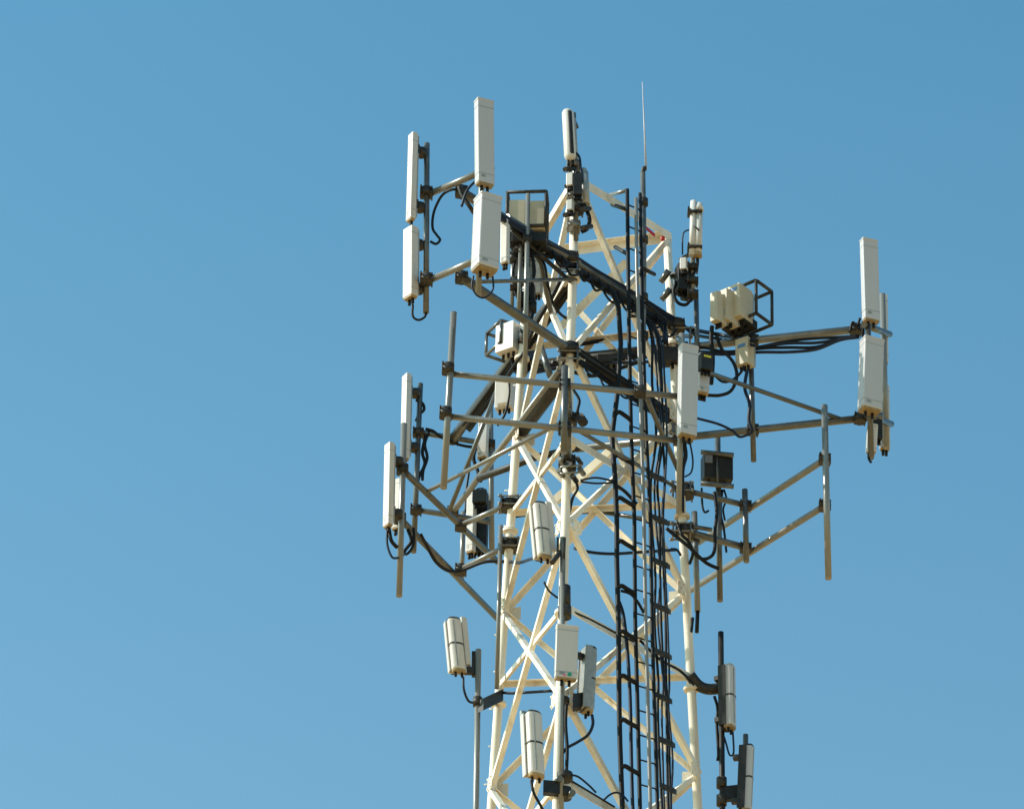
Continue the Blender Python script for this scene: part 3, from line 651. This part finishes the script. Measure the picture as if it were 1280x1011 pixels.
# ------------------------------------------------------------------ jumper and loose cables
def loose(label, pts, r=0.016, m=RUBBER, group=None): return cable(label, pts, r, m, group, 'jumper_cable')
y1 = pL
loose('black cable looping from the upper left pole up to the boom', [(538, 302, y1), (545, 305, y1), (550, 300, y1), (546, 294, y1), (541, 286, y1), (541, 272, y1), (545, 258, y1), (554, 243, y1 - .1), (568, 237, y1 - .2), (580, 244, y1 - .1)], .018)
loose('black cable hanging as a small loop under the wider cream panel', [(516, 381, y1), (516, 395, y1), (523, 400, y1), (531, 396, y1), (533, 388, y1)], .016)
loose('dark cable drooping between the boom end and the uppermost tall panel', [(574, 234, y1 - .3), (578, 245, y1 - .3), (587, 258, y1 - .3), (592, 266, y1 - .2)], .03, CLAMP)
loose('blue black cable rising behind the uppermost tall panel', [(577, 258, y1 - .4), (583, 240, y1 - .4), (592, 229, y1 - .4), (600, 226, y1 - .4)], .018, BLUEC)
loose('grey cable loop under the deep grey panel', [(592, 345, y1 - .7), (590, 358, y1 - .7), (596, 369, y1 - .7), (606, 372, y1 - .7), (616, 362, y1 - .7), (616, 346, y1 - .7)], .013, BLUEC)
# bundle lying along the near left upper arm, over to the right
GB = 'cables strapped along the upper left arm'
for i in range(7):
    dy = [-7, -3, 2, 7, 11, 15, -10][i]; pts = []
    for x in (600, 640, 680, 712, 745, 778, 806, 830, 850):
        p = along(a0, a1, x); X, Yy = pix(p)
        ramp = min(1, max(0.15, (x - 600) / 120)); pts.append(P(X, Yy + dy * ramp * 0.75 + random.uniform(-1.2, 1.2), p.y - 0.09 + 0.03 * (i % 3)))
    if i in (0, 1, 6): pts += [P(868, 412 + i, 0.3), P(900, 418 + i, 0.8), P(945, 426 + i, c1.y - .1)]
    else: pts[-1] = P(826 + i * 1.5, 425 + i, -0.5)
    cable('black cable in the bundle strapped along the upper left arm', pts, 0.024, RUBBER if i % 3 else BLUEC, GB, 'jumper_cable', 5, True)
GB2 = 'cables strapped along the lower left arm'
for i in range(4):
    pts = []
    for x in (718, 740, 765, 790, 812, 835):
        p = along(b0, b1, x); X, Yy = pix(p); pts.append(P(X, Yy + [-8, -3, 5, 9][i] + random.uniform(-1, 1), p.y - 0.12))
    cable('black cable in the bundle strapped along the lower left arm', pts, 0.024, RUBBER, GB2, 'jumper_cable', 5, True)
GB3 = 'cables slung under the right arm'
for i in range(4):
    pts = []
    for k, x in enumerate((668, 710, 760, 810, 850, 880, 910, 950, 985, 1020, 1050, 1074)):
        p = along(c0, c1, x); X, Yy = pix(p); dd = [2, 5, 8, 11][i] + 3 * math.sin(k * 1.3 + i)
        if x > 1040: dd *= 0.5
        if x > 880: dd += 6
        pts.append(P(X, Yy + dd, p.y - 0.1))
    cable('blue black cable slung under the right arm', pts, 0.022, BLUEC if i % 2 else RUBBER, GB3, 'jumper_cable', 5, True)
for i, (x, y) in enumerate(((946, 428), (968, 426), (1045, 421))):
    pass
GB4 = 'cables strapped along the far left arm'
for i in range(4):
    pts = []
    for x in (706, 690, 672, 655, 640, 620, 600, 580):
        p = along(e0, e1, x); X, Yy = pix(p); pts.append(P(X + [3, 5, -1, 7][i], Yy + [4, 6, 1, 8][i] + random.uniform(-1.5, 1.5), p.y - 0.05))
    cable('black cable in the bundle strapped along the far left arm', pts, 0.022, RUBBER, GB4, 'jumper_cable', 5, True)
yj = YR3 - .2
loose('thick black cable arching down from the beige boxes past the grey box', [(896, 420, yj), (902, 436, yj), (916, 452, yj), (921, 470, yj), (914, 488, yj), (900, 494, yj), (884, 494, yj)], .024)
loose('black cable from the boxes down behind the small yellow tagged box', [(890, 408, yj), (889, 425, yj), (891, 450, yj), (889, 480, yj)], .03)
loose('small black cable sagging between the pole and the dark box', [(894, 470, yj), (903, 477, yj), (913, 476, yj), (924, 468, yj), (930, 458, yj)], .018)
loose('cable drooping along the lower right arm to its pole', [(860, 520, yj), (876, 524, yj), (898, 530, yj), (915, 538, yj), (925, 546, yj), (940, 541, yj)], .018, BLUEC)
loose('cable along the pole below the grey box on the right arm', [(934, 462, yj), (931, 485, yj), (937, 505, yj), (936, 525, yj), (941, 540, yj)], .024, BLUEC)
loose('short curled cable above the junction at the far right panels', [(1062, 415, YR1), (1066, 403, YR1), (1071, 408, YR1), (1075, 398, YR1)], .018)
loose('short cables hanging below the far right group', [(1086, 566, YR1), (1086, 573, YR1), (1089, 578, YR1)], .018)
loose('thick black cable between the two far right panels', [(1079, 402, YR1 + .1), (1079, 425, YR1 + .1)], .02)
loose('black cable sagging from the tall panel over the right leg to its pole', [(862, 550, Yq), (866, 575, Yq), (864, 590, Yq), (856, 596, Yq)], .012, BLUEC)
loose('blue black cable dropping from the tall panel beside the right leg', [(855, 552, Yq), (857, 570, Yq), (853, 590, Yq), (853, 640, Yq)], .028)
ym = Y6b
loose('loop of black cable below the black open-fronted box', [(877, 610, ym), (878, 632, ym), (881, 640, ym), (886, 638, ym)], .016, BLUEC)
loose('thick black cable from the right leg clamp down to the box pole', [(833, 660, .1), (847, 672, .1), (862, 684, .1), (872, 694, .2), (884, 704, .3), (899, 711, .3)], .026)
loose('black cable looping under the lower right standoff', [(866, 690, .3), (876, 698, .3), (886, 697, .3), (893, 688, .3), (894, 660, .3), (896, 640, .3), (893, 615, .3)], .024)
loose('black cable hanging beside the box pole right of the right leg', [(903, 612, ym), (901, 640, ym), (905, 662, ym), (908, 690, ym)], .016, BLUEC)
loose('cable sagging from the near leg across to the right leg', [(718, 685, -.9), (738, 690, -.7), (765, 692, -.5), (800, 690, -.2), (845, 687, .1)], .022, BLUEC)
loose('cable pair sagging from the near leg to the feeder rack, upper strand', [(726, 600, -1.2), (745, 597, -1.1), (766, 601, -1)], .014, BLUEC)
loose('cable pair sagging from the near leg to the feeder rack, lower strand', [(726, 602, -1.2), (745, 604, -1.1), (768, 603, -1)], .014, BLUEC)
loose('dark strut cable crossing behind the feeder rack', [(771, 607, -.6), (782, 615, -.5), (796, 630, -.4)], .024, BLUEC)
loose('long black cable running level behind the ladder to the right leg', [(638, 645, .95), (668, 641, .9), (700, 640, .8), (755, 638, .7), (800, 633, .6), (848, 629, .5)], .036)
loose('dark cable from the left frame to the left leg', [(526, 668, Y5 + .4), (534, 683, Y5 + .6), (545, 702, Y5 + .8), (560, 713, Y5 + 1), (576, 713, 1.2), (606, 702, 1.0), (635, 702, .9)], .024)
loose('blue black cable from the left leg to the round-fronted antenna', [(637, 702, .9), (650, 703, .3), (662, 699, -.4), (674, 697, -1.4)], .022, BLUEC)
for i, x in enumerate((484, 488, 492)):
    pass
loose('cable loop hanging under the furthest left panel', [(484, 660, Y5 - .1), (484, 680, Y5 - .1), (490, 696, Y5 - .1), (499, 697, Y5 - .1)], .016, BLUEC)
loose('thick cable dropping from the furthest left panel to its pole', [(486, 660, Y5 - .1), (489, 675, Y5 - .1), (496, 684, Y5)], .026)
loose('cable loop curling right under the lower left group', [(517, 660, Y5 + .3), (517, 680, Y5 + .3), (509, 692, Y5 + .3), (501, 690, Y5)], .02)
loose('cable snaking down beside the upper pole of the lower left group', [(536, 540, YF3), (531, 555, YF3), (534, 572, YF3), (529, 588, YF3), (528, 600, YF3)], .022)
loose('wavy cable just right of the lower left pole', [(532, 545, YF3), (528, 565, YF3), (531, 580, YF3), (523, 598, YF3), (520, 620, YF3)], .024)
loose('dark cable along the face pipe behind the white upright', [(532, 536, YF3), (542, 539, YF3), (551, 546, YF3), (575, 556, YF3 + .2), (600, 560, YF3 + .3)], .022)
loose('cable from the leftmost round-fronted antenna to its pole', [(579, 846, Yl - .1), (580, 862, Yl - .1), (586, 876, Yl), (596, 878, Yl)], .016, BLUEC)
loose('thin black cable sagging to the near leg above the dotted panel', [(680, 727, Yn), (686, 738, Yn), (697, 747, Yn)], .014)
loose('cable curving down from the slim antenna to the near leg', [(740, 893, Yn), (741, 905, Yn), (735, 918, Yn), (722, 927, Yn), (708, 935, Yn), (702, 944, Yn)], .02, BLUEC)
loose('cable from the lowest centre antenna down to the bottom edge', [(664, 975, Yn - .3), (667, 990, Yn - .3), (674, 1003, Yn - .2), (682, 1018, Yn - .1)], .018)
loose('black cable clipped along the sloping brace right of the near leg', [(718, 765, -1.3), (740, 775, -1.15), (770, 791, -.9), (795, 803, -.7)], .013)
loose('second black cable clipped along the lowest sloping brace', [(710, 973, -1.5), (730, 985, -1.35), (750, 997, -1.2), (768, 1008, -1)], .013)
loose('black cable clipped along the brace from ladder to right leg', [(800, 800, -.6), (825, 824, -.4), (850, 838, -.1), (868, 856, 0)], .018)
loose('short cable arc where the lowest brace meets the feeder rack', [(754, 1000, -1), (762, 993, -1), (770, 990, -1), (778, 993, -1), (785, 1001, -1)], .014, BLUEC)
loose('curved cable leaving the feeder rack for the safety rail', [(776, 738, -.95), (788, 742, -.95), (797, 752, -.95), (805, 766, -.9)], .02)
loose('black cable taped along the back brace between left and near leg', [(626, 865, .9), (640, 866, .8), (660, 865, .6), (692, 863, .1)], .02)
loose('hanging cable loop under the upper of the two lower right antennas', [(916, 914, Yr), (917, 940, Yr), (912, 943, Yr), (908, 930, Yr), (905, 920, Yr)], .013, BLUEC)
loose('cable hugging the dark pole at the lower right', [(893, 870, Yr), (897, 885, Yr), (896, 905, Yr), (898, 940, Yr), (897, 950, Yr)], .02)
loose('cable dropping from the slim antenna by the near leg top', [(718, 190, YN(38.9) - .3), (724, 196, YN(38.9) - .3), (726, 210, YN(38.9) - .3), (728, 228, YN(38.9) - .3)], .016, BLUEC)
loose('thin upright wire left of the white tube antenna', [(853, 318, 0), (853.5, 295, 0), (857, 289, 0), (864, 287, 0)], .011, BLUEC)
loose('black cable from the ladder sweeping to the right arm boom', [(806, 378, -.7), (820, 390, -.4), (835, 402, 0), (843, 408, .2)], .02)

# ------------------------------------------------------------------ further small equipment
AF = thing('radio_unit', 'grey rounded filter cylinder right of the clamps at the near leg top', 'radio unit', P(732, 256, YN(38.3) - .2))
MB().tube([P(732, 256, YN(38.3) - .2), P(730, 216, YN(38.3) - .2)], .06, 14).build('cylinder', BACK, AF)
MB().tube([P(730, 216, YN(38.3) - .2), P(729.8, 211, YN(38.3) - .2)], .06, 14, r2=.03).build('cap', BACK, AF)
radio('small white filter box left of the near leg top', 713, 226, YN(38.3) - .35, -20, .09, .2, .1, m=RADW, fins=False)
radio('small white filter box lower on the near leg top', 713, 258, YN(38.3) - .32, -20, .08, .16, .1, m=RADW, fins=False)
radio('dark filter box in the middle of the near leg top clamps', 722, 232, YN(38.3) - .36, 0, .12, .34, .1, m=DARK, fins=False)
radio('dark box strapped under the right arm just behind the right leg', 830, 446, .3, 0, .42, .22, .2, m=DARK, fins=False)
radio('small dark box low on the right arm between ladder and near leg', 760, 452, .6, 0, .3, .12, .2, m=DARK, fins=False)
GB5 = 'short cable tails hanging from the upper left arm'
random.seed(3)
for i, x in enumerate((690, 702, 722, 735, 748, 760, 772, 790, 806, 820)):
    p = along(a0, a1, x); X, Y_ = pix(p); y = p.y - .1; w_ = random.uniform(18, 34)
    cable('black cable tail looping below the bundle on the upper left arm', [P(X, Y_ + 2, y), P(X + w_ * .35, Y_ + w_ * .62 + random.uniform(2, 9), y - .03), P(X + w_ * .7, Y_ + w_ * .8 + random.uniform(3, 9), y), P(X + w_, Y_ + w_ * .62 + 4, y + .12)], .017, RUBBER, GB5, 'jumper_cable', 5, True)
loose('black cable winding down the near leg from the top clamps', [(726, 250, -1.35), (733, 262, -1.35), (737, 275, -1.35), (734, 286, -1.3), (727, 290, -1.3)], .028)
loose('black cable curling under the right leg top bracket', [(845, 352, .05), (842, 366, .05), (847, 378, .05), (857, 381, .05), (864, 374, .05)], .024)
loose('black cable between the white tube antenna and its bracket', [(872, 322, 0), (871, 335, 0), (864, 346, 0), (858, 350, 0)], .022)
loose('black cable draped from the rusty cage to the left arm', [(640, 300, YD), (648, 312, YD), (660, 320, YD), (676, 318, YD + .1), (690, 322, YD + .3)], .03)
loose('black cable hanging down the upright pipe below the rusty cage', [(664, 312, YD), (668, 340, YD), (663, 362, YD), (666, 390, YD), (660, 410, YD)], .022)
loose('black cable snaking beside the grey radio box on the upright pipe', [(646, 318, YD), (641, 340, YD), (643, 362, YD), (650, 380, YD), (652, 398, YD)], .018)
loose('black cable below the cream box at the left leg', [(640, 448, 1), (644, 462, 1), (652, 470, 1), (660, 462, 1), (664, 450, 1)], .03)
loose('second black cable below the cream box at the left leg', [(646, 446, 1), (654, 458, 1), (668, 462, 1), (686, 456, .8), (700, 452, .5)], .026)
loose('black cable beside the white and rust box under the far left arm', [(636, 470, 1.5), (637, 490, 1.5), (634, 508, 1.5), (630, 520, 1.5), (622, 532, 1.6)], .018)
loose('dark cable hanging through the far left frame to its radio panel', [(596, 556, YF4), (592, 572, YF4), (597, 588, YF4), (601, 602, YF4)], .026)
loose('blue black cable beside the slim pale panel of the far left frame', [(588, 566, YF4), (586, 590, YF4), (583, 612, YF4), (582, 640, YF4)], .018, BLUEC)
loose('dark cable coiled at the foot of the lower left group pole', [(510, 662, Y5 + .3), (514, 676, Y5 + .3), (506, 688, Y5 + .3), (500, 700, Y5 + .2)], .024)
loose('small cable knot at the top clamp of the lower left group', [(520, 500, YF3), (528, 504, YF3), (530, 512, YF3), (524, 518, YF3), (520, 526, YF3)], .022)
loose('black cable hugging the right leg beside the standoffs', [(847, 655, .3), (852, 668, .2), (860, 676, .2), (866, 690, .3), (862, 705, .4)], .022)
loose('blue cable hanging off the right leg below the white clamp', [(838, 686, .2), (846, 687, .2), (851, 694, .2)], .018, BLUEC)
loose('thin cable loops under the black open-fronted box, right side', [(905, 612, ym), (908, 624, ym), (904, 636, ym), (906, 650, ym)], .014)
loose('black cable under the right leg pole beside the slim tube', [(866, 772, .4), (864, 790, .4)], .02)
loose('long black cable on the near leg between its lower clamps', [(708, 880, Yn - .02), (707, 905, Yn - .02), (709, 935, Yn - .02), (708, 965, Yn - .02)], .022)
loose('short black cable arcing over the lowest near leg clamp', [(711, 968, Yn), (722, 970, Yn), (735, 980, Yn), (745, 990, Yn)], .014, BLUEC)
# step pegs up the right leg and bolts on the left one
for k in range(60):
    z = 5 + k * 0.55
    for j, d_ in ((2, Vector((-.9, .4, 0))),):
        if z < ZT - 1 and k % 1 == 0:
            p = leg(j, z) + d_.normalized() * .066; MB().tube([p, p + d_.normalized() * .06 * (1 if k % 2 else .6)], .009, 6).build('step_peg', PAINT, TW)

# clamp cluster low on the middle front frame
NC = thing('antenna_mount', 'knot of grey and dark clamps on the near leg under the front frame', 'antenna mount', leg(0, legz(0, 600)))
for (x, y, r, m) in ((727, 525, .065, CLAMP), (702, 577, .03, GALVL), (701, 591, .035, GALV), (724, 576, .03, CLAMP), (727, 589, .035, GALV), (713, 583, .06, CLAMP), (718, 598, .035, CLAMP), (708, 570, .04, CLAMP)):
    p = P(x, y, YN(34.7) - .14); MB().tube([p - Vector((.03, .06, -.01)), p + Vector((.03, .06, -.01))], r, 12).build('clamp', m, NC)
for (x0, y0, x1, y1) in ((700, 584, 729, 581), (700, 592, 728, 590)):
    MB().tube([P(x0, y0, YN(34.7) - .2), P(x1, y1, YN(34.7) - .2)], .014, 8).build('threaded_rod', GALVL, NC)
# threaded rods and nuts sticking out of the leg clamps
for par, j, ys in ((F5, 2, (630, 682)), (F6, 1, (613, 664)), (F1, 0, (338, 449)), (F2, 1, (420, 541))):
    for y in ys:
        c = LP(j, {0: 711, 1: 852, 2: 637}[j], y)
        for q in (-1, 1):
            for h in (-.06, .06):
                a_ = c + Vector((-.16, -.12 * q, h)); b_ = c + Vector((.16, -.12 * q, h))
                MB().tube([a_, b_], .012, 6).tube([b_ - Vector((.03, 0, 0)), b_ - Vector((.01, 0, 0))], .024, 6).tube([a_ + Vector((.01, 0, 0)), a_ + Vector((.03, 0, 0))], .024, 6).build('threaded_rod', GALVL, par)
        for sx in (-1, 1): MB().box(c + Vector((sx * .115, 0, 0)), Vector((.012, 0, 0)), Vector((0, .13, 0)), ZV * .08).build('clamp_plate', GALV, par)

for i, (x, y, r, h, m) in enumerate(((641, 322, .05, .08, CLAMP), (655, 374, .06, .07, DARK), (643, 356, .06, .09, CLAMP), (658, 330, .05, .06, CLAMP), (649, 391, .05, .05, GALV), (666, 384, .05, .08, DARK), (636, 300, .07, .1, DARK), (650, 312, .09, .08, CLAMP), (676, 300, .06, .08, DARK))):
    clampb(RP, P(x, y, YD + .02), r, h, m)
vpole(RP, 641, 300, 640, 388, YD + .05, 0.026, GALVL)
vpole(RP, 665, 318, 661, 400, YD + .15, 0.022, GALV)
radio('dark box among the fittings at the base of the far right group', 1096, 538, YR1 + .2, 20, .12, .3, .12, m=DARK, fins=False)
radio('grey finned box hanging beside the upright pipe behind the left arm', 670, 350, YD + .6, -10, .16, .5, .14, m=BACK)
loose('black cable trailing across the cream box to the far left arm', [(650, 412, .5), (658, 424, .5), (655, 440, .6), (646, 452, .8), (634, 470, 1.2)], .022)
loose('thick black cable bending down from the left arm to the far left arm', [(700, 352, -.9), (690, 372, -.7), (676, 395, -.4), (664, 418, 0), (656, 442, .4)], .03)
loose('black cable bending from the left arm behind the near leg', [(668, 312, -1.6), (680, 330, -1.5), (684, 352, -1.4), (690, 376, -1.2), (700, 392, -1.0), (712, 400, -.8)], .02)
loose('black cable crossing low behind the near leg to the ladder', [(690, 452, -.4), (712, 463, -.2), (740, 470, 0), (770, 462, .2), (800, 452, .3)], .026)
loose('thick black cable running above the right arm behind the near leg', [(716, 432, .6), (745, 427, .6), (775, 423, .6), (810, 420, .6), (846, 420, .6)], .03)

random.seed(11)
for i, x in enumerate((728, 748, 770, 792, 812)):
    p = along(b0, b1, x); X, Y_ = pix(p)
    cable('black cable tail looping below the lower left arm near the ladder', [P(X, Y_ + 3, p.y - .1), P(X + 6, Y_ + 14 + random.uniform(0, 6), p.y - .12), P(X + 14, Y_ + 18 + random.uniform(0, 6), p.y - .1), P(X + 22, Y_ + 17, p.y)], .015, RUBBER, 'short cable tails hanging from the lower left arm', 'jumper_cable', 5, True)
loose('black cable looping between near leg and the front frame pipes', [(716, 486, -1.5), (724, 500, -1.5), (722, 515, -1.5), (728, 528, -1.4)], .02)
loose('black cable from the clamp knot down the near leg', [(718, 598, -1.5), (722, 610, -1.45), (716, 622, -1.4), (712, 640, -1.35)], .018)
